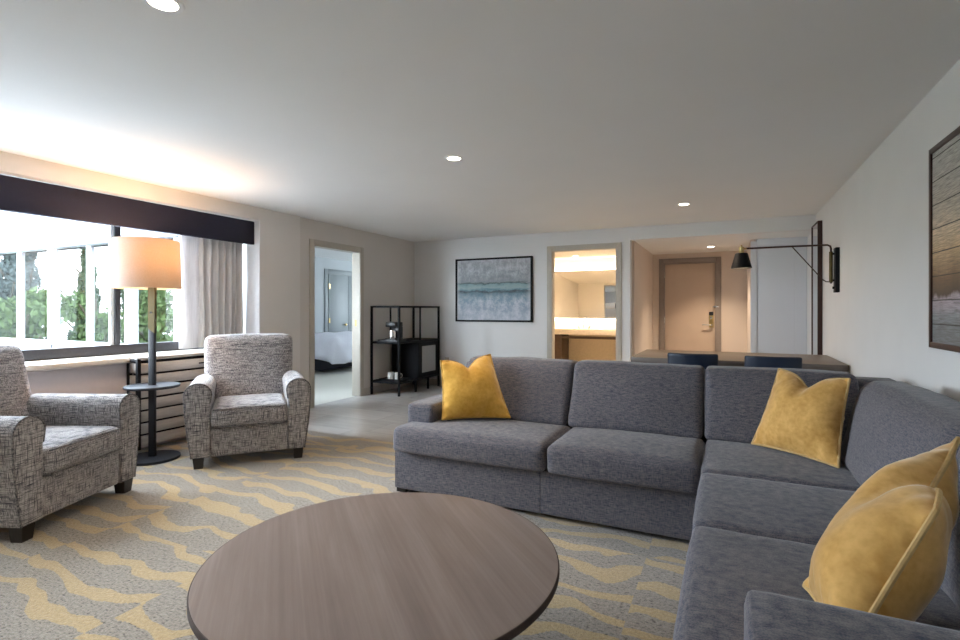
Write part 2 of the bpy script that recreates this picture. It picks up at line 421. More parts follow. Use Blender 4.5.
o = c.build('strike_plate', 'brass'); tag(o, 'small brass strike plate on the jamb of the bedroom doorway', 'strike plate')
# back wall
BD0, BD1, BDH = -2.318, -1.368, 2.09
w = MB()
w.box(LX-.3, BD0, BY, BY+.12, 0, CZ); w.box(BD0, BD1, BY, BY+.12, BDH, CZ); w.box(BD1, -1.195, BY, BY+.12, 0, CZ)
w.box(-1.195, RX+.12, BY, BY+.12, 2.178, CZ)
struct('wall_back', w, 'wall_paint', smooth=False)
casing('trim_bathroom_door', 'x', BD0, BD1, BDH, BY, .12, w=.06)
struct('wall_right', bx(RX, RX+.12, FY, 9.6, 0, CZ), 'wall_paint', smooth=False)
struct('wall_front', bx(LX-.3, RX+.12, FY-.12, FY, 0, CZ), 'wall_paint', smooth=False)
b = MB(); b.box(LX, LX+.014, 4.06, 4.64, 0, .10, bev=.003); b.box(XL, XL+.014, 4.64, D0-.064, 0, .10, bev=.003); b.box(XL, XL+.014, D1+.064, BY, 0, .10, bev=.003)
struct('baseboard_left', b, 'baseboard_paint')
b = MB(); b.box(XL, BD0-.062, BY-.014, BY, 0, .10, bev=.003); b.box(BD1+.062, -1.195, BY-.014, BY, 0, .10, bev=.003)
struct('baseboard_back', b, 'baseboard_paint')
struct('baseboard_right', bx(RX-.014, RX, FY, 7.85, 0, .10, bev=.003), 'baseboard_paint')

# entry hall
struct('wall_entry_left', bx(-1.27, -1.16, BY+.12, 9.4, 0, 2.3), 'entry_wall_paint', smooth=False)
ED0, ED1, EDH = -.985, -.165, 2.02
w = MB(); w.box(-1.2, ED0, 9.3, 9.42, 0, 2.3); w.box(ED1, RX, 9.3, 9.42, 0, 2.3); w.box(ED0, ED1, 9.3, 9.42, EDH, 2.3)
struct('wall_entry_back', w, 'entry_wall_paint', smooth=False)
struct('ceiling_entry', bx(-1.27, RX, BY+.12, 9.42, 2.178, 2.3), 'ceiling_paint', smooth=False)
struct('wall_leak_backing', bx(-1.3, RX+.12, 9.43, 9.5, 0, 2.4), 'entry_wall_paint', smooth=False)  # backing slab added behind the door to block outside light at its gaps
casing('trim_entry_door', 'x', ED0, ED1, EDH, 9.3, .06, w=.075, mat='entry_casing')
d = struct('door_1', bx(ED0+.02, ED1-.02, 9.325, 9.365, .01, EDH-.02, bev=.003), 'entry_door_laminate')
h = bx(-.275, -.205, 9.314, 9.326, .93, 1.17, bev=.004); h.build('lock_plate', 'brass', d)
h = bx(-.272, -.208, 9.306, 9.32, 1.13, 1.19, bev=.004); h.build('card_reader', 'black_plastic', d)
h = MB(); h.cyl((-.235, 9.32, .975), (-.235, 9.255, .975), .014); h.tube([(-.235, 9.258, .975), (-.30, 9.255, .975), (-.375, 9.262, .972)], .011); h.build('door_handle', 'chrome', d)
h = MB(); h.cyl((-.24, 9.318, 1.09), (-.24, 9.30, 1.09), .018); h.build('deadbolt_turn', 'chrome', d)
h = MB(); h.box(-.22, -.12, 9.28, 9.30, 1.262, 1.282, bev=.004); h.box(-.19, -.168, 9.28, 9.33, 1.255, 1.29, bev=.003); h.build('security_latch', 'chrome', d)
h = MB()
for zz in (.25, 1.05, 1.82): h.cyl((ED0+.018, 9.29, zz-.05), (ED0+.018, 9.29, zz+.05), .011)
h.build('hinge', 'chrome', d)
# closet block with white panel doors
struct('wall_closet_side', bx(.285, .345, 7.92, 9.3, 0, 2.178), 'entry_wall_paint', smooth=False)
c = MB(); c.box(.285, .36, 7.885, 7.925, 0, 2.15, bev=.004); c.box(.36, RX, 7.885, 7.925, 2.09, 2.178, bev=.004)
struct('trim_closet', c, 'closet_paint')
cd = struct('door_2', bx(.362, .938, 7.905, 7.94, .01, 2.09, bev=.003), 'closet_paint')
c = MB()
for x0, x1, z0, z1 in ((.362,.372,.01,2.09), (.80,.81,.01,2.09)): c.box(x0, x1, 7.900, 7.907, z0, z1, bev=.002)
c.build('door_stile', 'closet_paint', cd)

# bathroom
w = MB(); w.box(-3.45, -3.35, BY+.12, 9.7, 0, 2.32); w.box(-3.35, -1.27, 9.6, 9.7, 0, 2.32); w.box(-1.30, -1.27, BY+.12, 9.7, 0, 2.32)
struct('wall_bathroom', w, 'bath_wall_paint', smooth=False)
w = bx(-3.35, BD0-.02, BY+.121, BY+.135, 0, 2.2); w.box(BD1+.02, -1.30, BY+.121, BY+.135, 0, 2.2); w.box(BD0-.02, BD1+.02, BY+.121, BY+.135, BDH+.02, 2.2)
struct('wall_bathroom_front', w, 'bath_wall_paint', smooth=False)
struct('ceiling_bathroom', bx(-3.35, -1.27, BY+.12, 9.6, 2.20, 2.32), 'bath_wall_paint', smooth=False)
v = thing('vanity', 'bathroom vanity with stone counter over a dark open wooden frame', 'vanity', (-2.03, 9.32, 0))
m = bx(-1.315, .72, -.27, .275, .775, .875, bev=.006); m.build('countertop', 'vanity_stone', v)
m = bx(-1.05, -.70, -.22, .27, 0, .775, bev=.004); m.build('side_panel', 'vanity_wood', v)
m = bx(.60, .71, -.22, .27, 0, .775, bev=.004); m.build('side_panel', 'vanity_wood', v)
m = bx(-.70, .60, -.20, -.17, .70, .745, bev=.003); m.build('front_rail', 'vanity_wood', v)
m = bx(-.70, .60, .24, .268, .02, .775); m.build('back_panel', 'vanity_back', v)
fa = thing('faucet', 'chrome widespread faucet with two handles on the bathroom counter', 'faucet', (-2.42, 9.50, .875))
m = MB(); m.tube([(0,0,0), (0,0,.11), (0,-.02,.145), (0,-.07,.155), (0,-.115,.125)], .013, 10); m.build('spout', 'chrome', fa)
for sx in (-1, 1):
    m = MB(); m.cyl((sx*.10,0,0), (sx*.10,0,.035), .02, .016); m.tube([(sx*.10,0,.035), (sx*.15,-.01,.05)], .008); m.build('tap_handle', 'chrome', fa)
bm_ = thing('bathroom_mirror', 'wide backlit mirror above the bathroom counter', 'mirror', (-2.02, 9.56, 1.06))
m = bx(-1.30, .715, -.012, 0, 0, .905, bev=.002); m.build('mirror_glass', 'mirror_glass', bm_)
m = bx(-1.26, .67, .002, .04, .05, .86); m.build('back_box', 'white_frame', bm_)
def area(name, loc, rot, sx, sy, power, col=(1, .9, .75)):
    l = bpy.data.lights.new(name, 'AREA'); l.shape = 'RECTANGLE'; l.size = sx; l.size_y = sy; l.energy = power; l.color = col
    o = bpy.data.objects.new(name, l); COL.objects.link(o); o.location = loc; o.rotation_euler = rot; return o
area('mirror_light_strip', (-2.3, 9.575, 1.945), (R(180-30), 0, 0), 1.9, .02, 8, (1, .90, .74))
area('mirror_light_strip', (-2.3, 9.575, 1.085), (R(30), 0, 0), 1.9, .02, 8, (1, .90, .74))

# bedroom beyond the left door, in the glazed wing
BX0 = -7.55
struct('floor_bedroom', bx(BX0, LX-.1, 3.93+.6, 11, -.12, .0), 'bed_carpet', smooth=False)
w = MB(); w.box(BX0-.12, BX0, 4.5, 11, 0, 2.35); w.box(BX0, -6.3, 11, 11.12, 0, 2.35); w.box(-5.2, XL-.13, 11, 11.12, 0, 2.35); w.box(-6.3, -5.2, 11, 11.12, 0, 1.0); w.box(-6.3, -5.2, 11, 11.12, 2.0, 2.35); w.box(XL-.13, XL, BY+.12, 11, 0, 2.35)
struct('wall_bedroom', w, 'bedroom_wall_paint', smooth=False)
struct('ceiling_bedroom', bx(BX0-6.5, XL-.13, 4.48, 11.12, 2.30, 2.45), 'ceiling_paint', smooth=False)
casing('trim_bedroom_closet', 'y', 8.30, 9.55, 1.98, BX0, -.01, w=.10, mat='bedroom_door_paint', lining=False)
for i, (a, b_) in enumerate(((8.305, 8.92), (8.93, 9.545))):
    d = struct('door_%d' % (3+i), bx(BX0+.002, BX0+.03, a, b_, .01, 1.975, bev=.004), 'bedroom_door_paint')
    yk = b_-.12 if i == 0 else a+.12
    k = MB(); k.lathe([(0,.06), (.02,.055), (.03,.04), (.02,.02), (.012,.012), (.012,0)], 14)
    bmesh.ops.transform(k.bm, matrix=Matrix.Translation((BX0+.03, yk, .90)) @ Matrix.Rotation(PI/2, 4, 'Y'), verts=k.bm.verts); k.build('door_knob', 'brass', d)
    if i == 0:
        k = MB()
        for zz in (.22, 1.0, 1.72): k.box(BX0+.03, BX0+.036, a, a+.04, zz-.05, zz+.05)
        k.build('hinge', 'brass', d)
w3 = MB(); w3.box(-6.3, -5.2, 11.03, 11.09, 1.0, 1.06); w3.box(-6.3, -5.2, 11.03, 11.09, 1.94, 2.0)
for x in (-6.3, -5.26): w3.box(x, x+.06, 11.03, 11.09, 1.06, 1.94)
w3 = struct('window_added_3', w3, 'window_metal')  # unseen end-wall opening, added so daylight brightens the bedroom
m = bx(-6.24, -5.26, 11.057, 11.063, 1.06, 1.94); m.build('window_pane', 'window_glass', w3)
bed = thing('bed', 'bed with rumpled white duvet seen through the bedroom doorway', 'bed', (-7.05, 8.05, 0))
m = bx(-.42, .05, -.55, .75, .05, .36, bev=.02); m.build('bed_base', 'bed_base_dark', bed)
def drape(p):
    x, y, z = p; k = max(0, min(1, (.62-z)/.3))
    return (x + .05*k*math.sin(y*14), y - .03*k*math.sin(x*17), z + .05*(1-k)*noise.noise(p*5) - .26*max(0, (x-.10)))
m = MB(); m.soft(-.44, .52, -.66, .80, .28, .74, .13, (0,0,.03), 18, .012, 3, drape); m.build('duvet', 'duvet_cotton', bed)

# ------------------------------------------------------------------ window, valance, curtain, cover
wf = MB(); XG = -5.0
wf.box(XG-.04, XG+.03, .10, 4.041, .816, .905, bev=.005); wf.box(XG-.04, XG+.04, .10, 4.041, 2.13, 2.21, bev=.005)
wf.box(XG-.025, XG+.012, 2.745, 2.795, .905, 2.13, bev=.005); wf.box(XG-.025, XG+.012, 1.42, 1.47, .905, 2.13, bev=.005)
wf.box(XG-.035, XG+.035, 3.95, 4.041, .905, 2.13, bev=.005); wf.box(XG-.035, XG+.035, .10, .17, .905, 2.13, bev=.005)
win = struct('window_1', wf, 'window_metal')
for a, b_ in ((.17, 1.42), (1.47, 2.745), (2.795, 3.95)):
    m = bx(XG-.003, XG+.003, a, b_, .905, 2.13); m.build('window_pane', 'window_glass', win)
m = bx(XG-.024, XG-.004, 2.715, 2.744, .905, 2.13); m.build('mullion_cap', 'white_frame', win)
m = bx(-4.775, -4.725, .12, 4.04, 1.945, 2.200, bev=.006)
o = m.build('valance', 'valance_fabric'); tag(o, 'long dark navy fabric valance across the top of the window', 'valance')

def pleats(y0, y1, x, z0, z1, n, amp, seed, mat, name, parent=None, flat=0):
    rnd = random.Random(seed); bm = bmesh.new(); K = n*14; rows = 8; cols = []
    ph = [rnd.uniform(-.6, .6) for _ in range(n+2)]
    for i in range(K+1):
        u = i/K; a = u*n; k = int(a); p = 2*PI*(a + .12*math.sin(a*1.3))
        y = y0 + (y1-y0)*u; am = amp*(.75+.5*abs(math.sin(a*1.9+seed)))
        cols.append([bm.verts.new((x + am*(2*abs(math.sin(p/2))**.8-1)*(1+.12*(1-j/rows)) , y + .010*math.sin(j*.7+a)*(1-j/rows), z0+(z1-z0)*j/rows)) for j in range(rows+1)])
    for A, B in zip(cols, cols[1:]):
        for j in range(rows): bm.faces.new((A[j], B[j], B[j+1], A[j+1]))
    m = MB(); m.bm.free(); m.bm = bm
    o = m.build(name, mat, parent, angle=80)
    md = o.modifiers.new('thick', 'SOLIDIFY'); md.thickness = .003
    return o
ct = thing('curtain', 'grey beige pleated drape gathered at the right end of the window', 'curtain', (-4.865, 3.64, .835))
o = pleats(-.17, .36, .0, 0, 1.20, 7, .040, 2, 'drape_grey', 'drape', ct)
o = pleats(-.36, -.16, -.0, 0, 1.20, 1, .022, 5, 'drape_lining', 'lining', ct)

rc = thing('radiator_cover', 'slatted grey wood heater cover under the window sill beside the lamp', 'heater cover', (-4.485, 3.3, 0))
RY0, RY1 = -.655, .74    # local y; local x: 0 = front, -.16 = wall
for a in (RY0, RY1):
    m = MB(); s_ = 1 if a < 0 else -1
    m.box(-.03, .0, a, a+s_*.03, .03, .80, bev=.003); m.box(-.155, -.125, a, a+s_*.03, .03, .80, bev=.003)
    m.box(-.125, -.03, a, a+s_*.03, .775, .80, bev=.003); m.build('end_frame', 'black_metal', rc)
    for k in range(7):
        z = .06+k*.103; m = bx(-.125, -.03, a+s_*.008, a+s_*.022, z, z+.086, bev=.003); m.build('end_slat', 'slat_wood', rc)
for k in range(7):
    z = .06+k*.103; m = bx(-.014, .004, RY0+.03, RY1-.03, z, z+.086, bev=.004); m.build('front_slat', 'slat_wood', rc)
for k in range(3):
    x = -.150+k*.052; m = bx(x, x+.040, RY0, RY1, .80, .816, bev=.003); m.build('top_slat', 'slat_wood', rc)
m = bx(-.10, -.09, RY0+.03, RY1-.03, .05, .78); m.build('inner_panel', 'black_metal', rc)
m = MB(); m.box(.004, .012, -.10, -.04, .715, .727, bev=.003); m.build('latch', 'black_metal', rc)

# ------------------------------------------------------------------ wing building outside
wb = thing('building_wing', 'white framed glazed wing of the building outside the window', 'building', (-9.5, 4.4, 0))
m = bx(-5, 4.5, .0, .10, -4, .70); m.box(-5, 4.5, .0, .10, 2.30, 3.2); m.build('wall', 'wing_wall_paint', wb)
m = bx(-5, 4.5, -.10, .0, 2.185, 2.30, bev=.01); m.build('fascia', 'wing_fascia_paint', wb)
m = bx(-5, 4.5, -.04, .06, .685, .735, bev=.005); m.build('window_sill', 'white_frame', wb)
for k in range(4):
    X = -2.25 + 2.05*k - .0
    m = bx(X-.065, X+.065, -.03, .10, .735, 2.19, bev=.005); m.build('pillar', 'white_frame', wb)
    if k < 3:
        m = bx(X+1.01, X+1.04, -.02, .08, .735, 2.19, bev=.004); m.build('mullion', 'white_frame', wb)
        for a, b_ in ((X+.065, X+1.01), (X+1.04, X+1.985)):
            m = bx(a, b_, .03, .036, .735, 2.19); m.build('window_pane', 'bedroom_glass' if a > 1.85 else 'wing_glass', wb)
m = bx(-3.25, -3.2, -.02, .08, .735, 2.19, bev=.004); m.build('mullion', 'white_frame', wb)
m = bx(-5, -3.25, .03, .036, .735, 2.19); m.build('window_pane', 'wing_glass', wb)
m = bx(-3.2, -2.34, .03, .036, .735, 2.19); m.build('window_pane', 'wing_glass', wb)
m = bx(3.99, 4.5, .03, .036, .735, 2.19); m.build('window_pane', 'window_glass', wb)
m = bx(-.215, -.185, -.02, .0, -4, .68, bev=.003); m.build('downpipe', 'wing_fascia_paint', wb)
m = bx(-5, 1.8, .12, 6.6, -.15, 0); m.build('interior_floor', 'bed_carpet', wb)
m = bx(-5, 1.8, 6.5, 6.6, 0, 2.3); m.build('interior_wall', 'bedroom_wall_paint', wb)
for (X, wd, lab) in ((-10.15, .42, 'far left'), (-9.22, .36, 'middle'), (-8.05, .30, 'right')):
    c = thing('sheer_curtain', 'cream sheer curtain behind the glass of the outside wing, %s one' % lab, 'curtain', (X, 4.62, .72), 0, 'sheer curtains in the glazed wing')
    o = pleats(-wd/2, wd/2, 0, 0, 1.48, 5, .02, int(-X*7), 'sheer', 'sheer', c); o.rotation_euler.z = PI/2
struct('ground', bx(-90, -4.9, -60, 40, -4.2, -4.0), 'lawn', smooth=False)
struct('ground_bounce_slab', bx(-16, -4.96, -25, 4.39, -.75, -.6), 'bounce_slab_grey', smooth=False)  # unseen pale slab below the sill, added to throw daylight up at the ceiling
def tree(x, y, h, r, mat, seed, conifer=False):
    rnd = random.Random(seed)
    t = thing('tree', 'green leafy tree outside beyond the windows', 'tree', (x, y, -4), 0, 'trees outside the windows')
    m = MB(); m.cyl((0,0,0), (0,0,h*.85), .16, .04, 10)
    for k in range(8):
        a = rnd.uniform(0, 2*PI); z = h*rnd.uniform(.3, .75); m.tube([(0,0,z), (math.cos(a)*r*.4, math.sin(a)*r*.4, z+.3), (math.cos(a)*r*.75, math.sin(a)*r*.75, z+.7)], .03, 5)
    m.build('trunk', 'bark', t)
    b = bmesh.new()
    blobs = [(rnd.uniform(-.5,.5)*r, rnd.uniform(-.5,.5)*r, h*rnd.uniform(.3,.88), r*rnd.uniform(.38,.55)) for _ in range(16)]
    for i in range(4200):
        if conifer:
            u = rnd.random()**1.5; z = h*(.12+.88*u); rr = r*(1-u)*(.55+.45*abs(math.sin(u*22)))*rnd.random()**.4; a = rnd.uniform(0, 2*PI)
            c = Vector((rr*math.cos(a), rr*math.sin(a), z - rr*.25))
        else:
            bl = rnd.choice(blobs); d = Vector((rnd.gauss(0,1), rnd.gauss(0,1), rnd.gauss(0,1))).normalized()*bl[3]*rnd.random()**.35
            c = Vector(bl[:3]) + d
        e = Euler((rnd.uniform(0,6), rnd.uniform(0,6), rnd.uniform(0,6))).to_matrix(); s = rnd.uniform(.07, .16)
        vs = [b.verts.new(c + e @ Vector(q)) for q in ((-s,0,0), (0,-s*.5,0), (s,0,0), (0,s*.5,0))]; b.faces.new(vs)
    m = MB(); m.bm.free(); m.bm = b; m.build('foliage', mat, t, smooth=False)
spots = ((-20,.6,6.2,'leaf_green',0), (-20,-1.5,6.6,'leaf_green',0), (-20,-3.6,7.2,'leaf_green',0), (-20,-5.7,6.2,'leaf_green',0), (-22.6,2.0,8.4,'leaf_blue',1), (-22.6,-.15,9.4,'leaf_blue',1),
         (-22.6,-2.5,7.9,'leaf_dark',1), (-22.6,-4.7,7.0,'leaf_dark',0), (-25.2,.5,7.4,'leaf_dark',0), (-25.2,-1.8,9.6,'leaf_blue',1), (-25.2,-4.0,8.6,'leaf_dark',1))
for i, (x, y, h, mt, cf) in enumerate(spots): tree(x, y, h, 1.05, mt, 40+i, cf)

# ------------------------------------------------------------------ armchairs
def arm_loop(s):
    pts = []
    inner, top, outer, bot = .283, .655, .452, .41
    pts.append((inner, .085)); pts.append((inner, .30)); pts.append((inner-.002, .50))
    cx, rx, rz = (inner-.012+outer+.006)/2, (outer-inner+.018)/2, .085
    for k in range(0, 13):
        a = PI - PI*k/12; pts.append((cx + rx*math.cos(a), .570 + rz*math.sin(a)))
    pts += [(outer+.004, .50), (outer, .42), (outer-.008, .34), (outer-.022, .22), (bot, .085)]
    return [(s*x, z) for x, z in pts]
def make_armchair(label):
    t = thing('armchair', label, 'armchair', group='grey tweed armchairs')
    for s in (-1, 1):
        m = MB(); m.extr(arm_loop(s), -.415, .27, .018); a = m.build('arm', 'tweed_fabric', t, angle=60)
        lp = arm_loop(s); m = MB(); m.tube([(x*1.0, -.408, z) for x, z in lp[2:]], .005, 6); m.build('piping', 'tweed_piping', a)
    m = MB(); m.soft(-.288, .288, -.40, .25, .08, .305, .02, n=8); m.build('base', 'tweed_fabric', t)
    m = MB(); m.soft(-.280, .280, -.432, .18, .305, .465, .045, (0, .012, .018), 14, .003, 2); sc = m.build('seat_cushion', 'tweed_fabric', t)
    def rl(a, b_, z, y):
        return [(a, y, z), (b_, y, z)]
    m = MB(); m.tube([(-.262, -.437, .322), (0, -.447, .320), (.262, -.437, .322)], .005, 6); m.tube([(-.262, -.428, .448), (0, -.438, .455), (.262, -.428, .448)], .005, 6); m.build('piping', 'tweed_piping', sc)
    def lean(p):
        x, y, z = p; k = (z-.36)/.62
        return (x*(.95+.05*k), y + .20*k - .03*k*k, z)
    m = MB(); m.soft(-.378, .378, .165, .365, .36, .985, .055, (0, .025, .012), 14, .002, 4, lean); bk = m.build('backrest', 'tweed_fabric', t)
    for sx in (-1, 1):
        for y in (-.365, .27):
            m = MB(); b = bmesh.new(); bmesh.ops.create_cone(b, cap_ends=True, segments=4, radius1=.044, radius2=.056, depth=.09)
            m.add(b, Matrix.Translation((sx*.362, y, .045)) @ Matrix.Rotation(PI/4, 4, 'Z')); m.build('foot', 'dark_wood_foot', t, smooth=False)
    return t
ac = make_armchair('grey tweed armchair at the left edge, turned away from the window')
ac.location = (-3.845, 1.585, 0); ac.rotation_euler.z = R(113)
ac2 = copy_tree(ac); ac2['label'] = 'grey tweed armchair between the floor lamp and the bedroom doorway'
ac2.location = (-3.722, 3.135, 0); ac2.rotation_euler.z = R(50)

# ------------------------------------------------------------------ floor lamp
fl = thing('floor_lamp', 'black floor lamp with round tray table and lit white drum shade', 'floor lamp', (-4.243, 2.62, 0), R(25.7))
m = MB(); m.lathe([(0,0), (.20,0), (.203,.008), (.20,.02), (0,.024)], 48); m.build('base', 'lamp_base_black', fl)
m = bx(-.026, .026, -.014, .014, .02, 1.07, bev=.003); m.build('pole', 'lamp_black', fl)
m = MB(); b = bmesh.new()
q = [(-.026, 1.07), (.026, 1.03), (.026, 1.46), (-.026, 1.46)]
v0 = [b.verts.new((x, -.016, z)) for x, z in q]; v1 = [b.verts.new((x, .016, z)) for x, z in q]
b.faces.new(v0); b.faces.new(v1[::-1])
for i in range(4): b.faces.new((v0[i], v1[i], v1[(i+1) % 4], v0[(i+1) % 4]))
bmesh.ops.recalc_face_normals(b, faces=b.faces); m.add(b); up = m.build('upper_pole', 'mustard_brass', fl, smooth=False); up['label'] = 'brass upper pole'
m = MB(); m.cyl((0,-.024,1.20), (0,-.016,1.20), .008); m.build('switch', 'lamp_black', fl)
m = MB(); m.lathe([(0,.585), (.196,.585), (.20,.592), (.20,.602), (.196,.606), (0,.606)], 48); m.build('tray_table', 'lamp_base_black', fl)
m = MB(); m.lathe([(.245,1.395), (.2455,1.41), (.236,1.775), (.2355,1.79)], 64, (-.045,0,0)); sh = m.build('lamp_shade', 'shade_linen', fl)
m = MB()
for k in range(3):
    a = 2*PI*k/3; m.tube([(0,0,1.46), (-.045+.238*math.cos(a), .238*math.sin(a), 1.50)], .003, 5)
m.build('shade_spider', 'black_metal', fl)
m = MB(); m.lathe([(0,1.455), (.02,1.46), (.02,1.50), (.035,1.54), (.03,1.58), (0,1.60)], 16); m.build('bulb', 'bulb_glow', fl)

# ------------------------------------------------------------------ coffee table
tb = thing('coffee_table', 'round grey brown wooden coffee table in front of the sofa', 'coffee table', (-1.04, 1.42, 0), R(-43))
m = MB(); m.lathe([(0,.376), (.562,.376), (.572,.384), (.576,.388), (.5775,.3985), (.5765,.40), (0,.40)], 128); top = m.build('tabletop', 'table_wood', tb, angle=25)
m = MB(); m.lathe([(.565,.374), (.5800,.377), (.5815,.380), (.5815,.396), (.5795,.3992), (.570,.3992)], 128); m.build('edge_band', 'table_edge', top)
for k in range(4):
    a = PI/4+k*PI/2; c, s_ = math.cos(a), math.sin(a)
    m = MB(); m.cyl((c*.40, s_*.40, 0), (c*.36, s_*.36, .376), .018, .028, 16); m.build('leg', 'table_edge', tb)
m = MB(); m.box(-.36, .36, -.02, .02, .33, .376); m.box(-.02, .02, -.36, .36, .33, .3755); m.build('apron', 'table_edge', tb)

# ------------------------------------------------------------------ sectional sofa
sf = thing('sectional_sofa', 'large charcoal grey fabric sectional sofa with an L shape', 'sofa', (0, 0, 0))
F = 'sofa_fabric'
m = MB(); m.soft(-2.01, -.983, 2.85, 3.75, .03, .285, .008, n=6); m.build('base', F, sf)
m = MB(); m.soft(-.985, .90, 2.85, 3.75, .03, .285, .008, n=6); m.build('base', F, sf)
m = MB(); m.soft(-.03, .90, 1.02, 2.88, .03, .285, .015, n=6); m.build('base', F, sf)
for x, y in ((-1.972, 2.905), (-1.945, 3.68), (.82, 3.68), (.05, 1.1), (.82, 1.1), (-.05, 2.93)):
    m = bx(x-.035, x+.035, y-.035, y+.035, 0, .06); m.build('foot', 'dark_wood_foot', sf)
# seats of the back wing
def seatfront(yf):
    def g(p):
        x, y, z = p
        if y < yf+.09 and z > .30: z -= .012*((yf+.09-y)/.09)**2
        return (x, y, z)
    return g
m = MB(); m.soft(-1.99, -.935, 2.785, 3.36, .288, .450, .036, (.006, .012, .014), 18, .006, 1, seatfront(2.775)); m.build('seat_cushion', F, sf)
m = MB(); m.soft(-.930, -.122, 2.785, 3.36, .288, .452, .036, (.006, .012, .018), 18, .006, 5, seatfront(2.775)); m.build('seat_cushion', F, sf)
# seats of the right wing (front edge at x=-.11)
for y0, y1, sd in ((2.665, 3.36, 1), (2.005, 2.661, 2), (1.02, 2.001, 3)):
    m = MB(); m.soft(-.115, .74, y0, y1, .288, .455, .030, (.008, .0, .012), 16, .004, sd); m.build('seat_cushion', F, sf)
# arms
def armbox(x0, x1, y0, y1, z1):
    m = MB(); m.soft(x0, x1, y0, y1, .06, z1, .028, (0,0,.004), 12, .002, 1); return m.build('arm', F, sf)
armbox(-2.005, -1.80, 2.985, 3.80, .575)
armbox(.03, .90, .98, 1.235, .638)
# back frames
def leanY(p):
    x, y, z = p; return (x, y + .10*max(0, (z-.3))/.5, z)
m = MB(); m.soft(-1.90, .90, 3.56, 3.74, .10, .815, .035, n=14, fn=leanY); m.build('back_frame', F, sf)
m = MB(); m.soft(.76, .92, 1.02, 3.80, .10, .80, .035, n=14); m.build('back_frame', F, sf)
# back cushions
def leanback(p):
    x, y, z = p; k = (z-.44)/.42; return (x, y + .20*k, z)
for x0, x1, sd in ((-1.79, -.965, 1), (-.960, -.134, 2), (-.128, .66, 3)):
    m = MB(); m.soft(x0, x1, 3.30, 3.50, .445, .858, .036, (.003, .03, .006), 18, .006, sd, leanback); m.build('back_cushion', F, sf)
def leanright(p):
    x, y, z = p; k = (z-.44)/.45; return (x + .12*k, y, z)
for y0, y1, sd in ((1.99, 3.22, 4), (1.26, 1.98, 6)):
    m = MB(); m.soft(.50, .71, y0, y1, .445, .872, .06, (.030, .006, .010), 20, .007, sd, leanright); m.build('back_cushion', F, sf)

# ------------------------------------------------------------------ pillows
def pillow(label, bl, br, tl, tr, thick, mat, seed, chop=.17, flip=1, conc=.05):
    """pillow between four corner points (bottom-left, bottom-right, top-left, top-right seen from its front)"""
    bl, br, tl, tr = map(Vector, (bl, br, tl, tr)); c0 = (bl+br+tl+tr)/4
    nrm = ((br-bl)+(tr-tl)).cross((tl-bl)+(tr-br)).normalized()
    N = 28; rnd = random.Random(seed)
    def surf(u, v):
        uu = u*(1 - conc*(1-v*v)); vv = v*(1 - conc*(1-u*u))
        vv -= chop*2*math.exp(-(abs(u)/.30)**1.4)*max(0, (v+.15)/1.15)**2
        a, b_ = (uu+1)/2, (vv+1)/2
        return bl*(1-a)*(1-b_) + br*a*(1-b_) + tl*(1-a)*b_ + tr*a*b_
    b = bmesh.new(); G = {}
    for side in (1, -1):
        for i in range(N+1):
            for j in range(N+1):
                edge = i in (0, N) or j in (0, N)
                if side == -1 and edge: G[side, i, j] = G[1, i, j]; continue
                u, v = -1+2*i/N, -1+2*j/N
                u, v = math.sin(u*PI/2), math.sin(v*PI/2)
                th = ((1-abs(u)**2.2)*(1-abs(v)**2.2))**.66 * thick/2
                th *= 1 - .55*math.exp(-(u/.16)**2)*max(0, v)**1.2
                p = surf(u, v); w_ = noise.noise(p*9+Vector((seed,0,0)))*.010*(1 if not edge else 0)
                rad = .006*math.sin(u*19)*max(0, abs(v)-.55)*2 + .006*math.sin(v*17)*max(0, abs(u)-.55)*2 if not edge else 0
                G[side, i, j] = b.verts.new(p - c0 + nrm*side*(th*(1 + .25*noise.noise(p*5+Vector((0,seed,0)))) + w_ + rad))
    for side in (1, -1):
        for i in range(N):
            for j in range(N):
                q = [G[side, i, j], G[side, i+1, j], G[side, i+1, j+1], G[side, i, j+1]]
                b.faces.new(q if side == 1 else q[::-1])
    m = MB(); m.bm.free(); m.bm = b
    t = thing('throw_pillow', label, 'pillow', c0, 0, 'yellow velvet throw pillows')
    m.build('pillow_cover', mat, t, angle=180)
    path = []
    for k in range(N): path.append((-1+2*k/N, -1))
    for k in range(N): path.append((1, -1+2*k/N))
    for k in range(N): path.append((1-2*k/N, 1))
    for k in range(N): path.append((-1, 1-2*k/N))
    m = MB(); m.tube([surf(math.sin(u*PI/2), math.sin(v*PI/2)) - c0 for u, v in path], .0065, 8, True); m.build('piping', mat+'_piping', t)
    return t
pillow('bright yellow velvet pillow on the left arm end of the sofa', (-1.745, 3.03, .475), (-1.355, 3.29, .475), (-1.82, 3.14, .86), (-1.585, 3.46, .89), .20, 'amber_velvet', 3)
pillow('mustard velvet pillow standing in the inner corner of the sofa', (.125, 3.24, .475), (.475, 2.93, .475), (.265, 3.36, .885), (.55, 3.11, .875), .19, 'mustard_velvet', 5)
pillow('mustard velvet pillow nearest the camera, behind the right sofa arm', (.185, 1.60, .488), (.215, 1.262, .505), (.585, 1.88, .86), (.405, 1.42, .79), .22, 'mustard_velvet', 8, chop=.13)

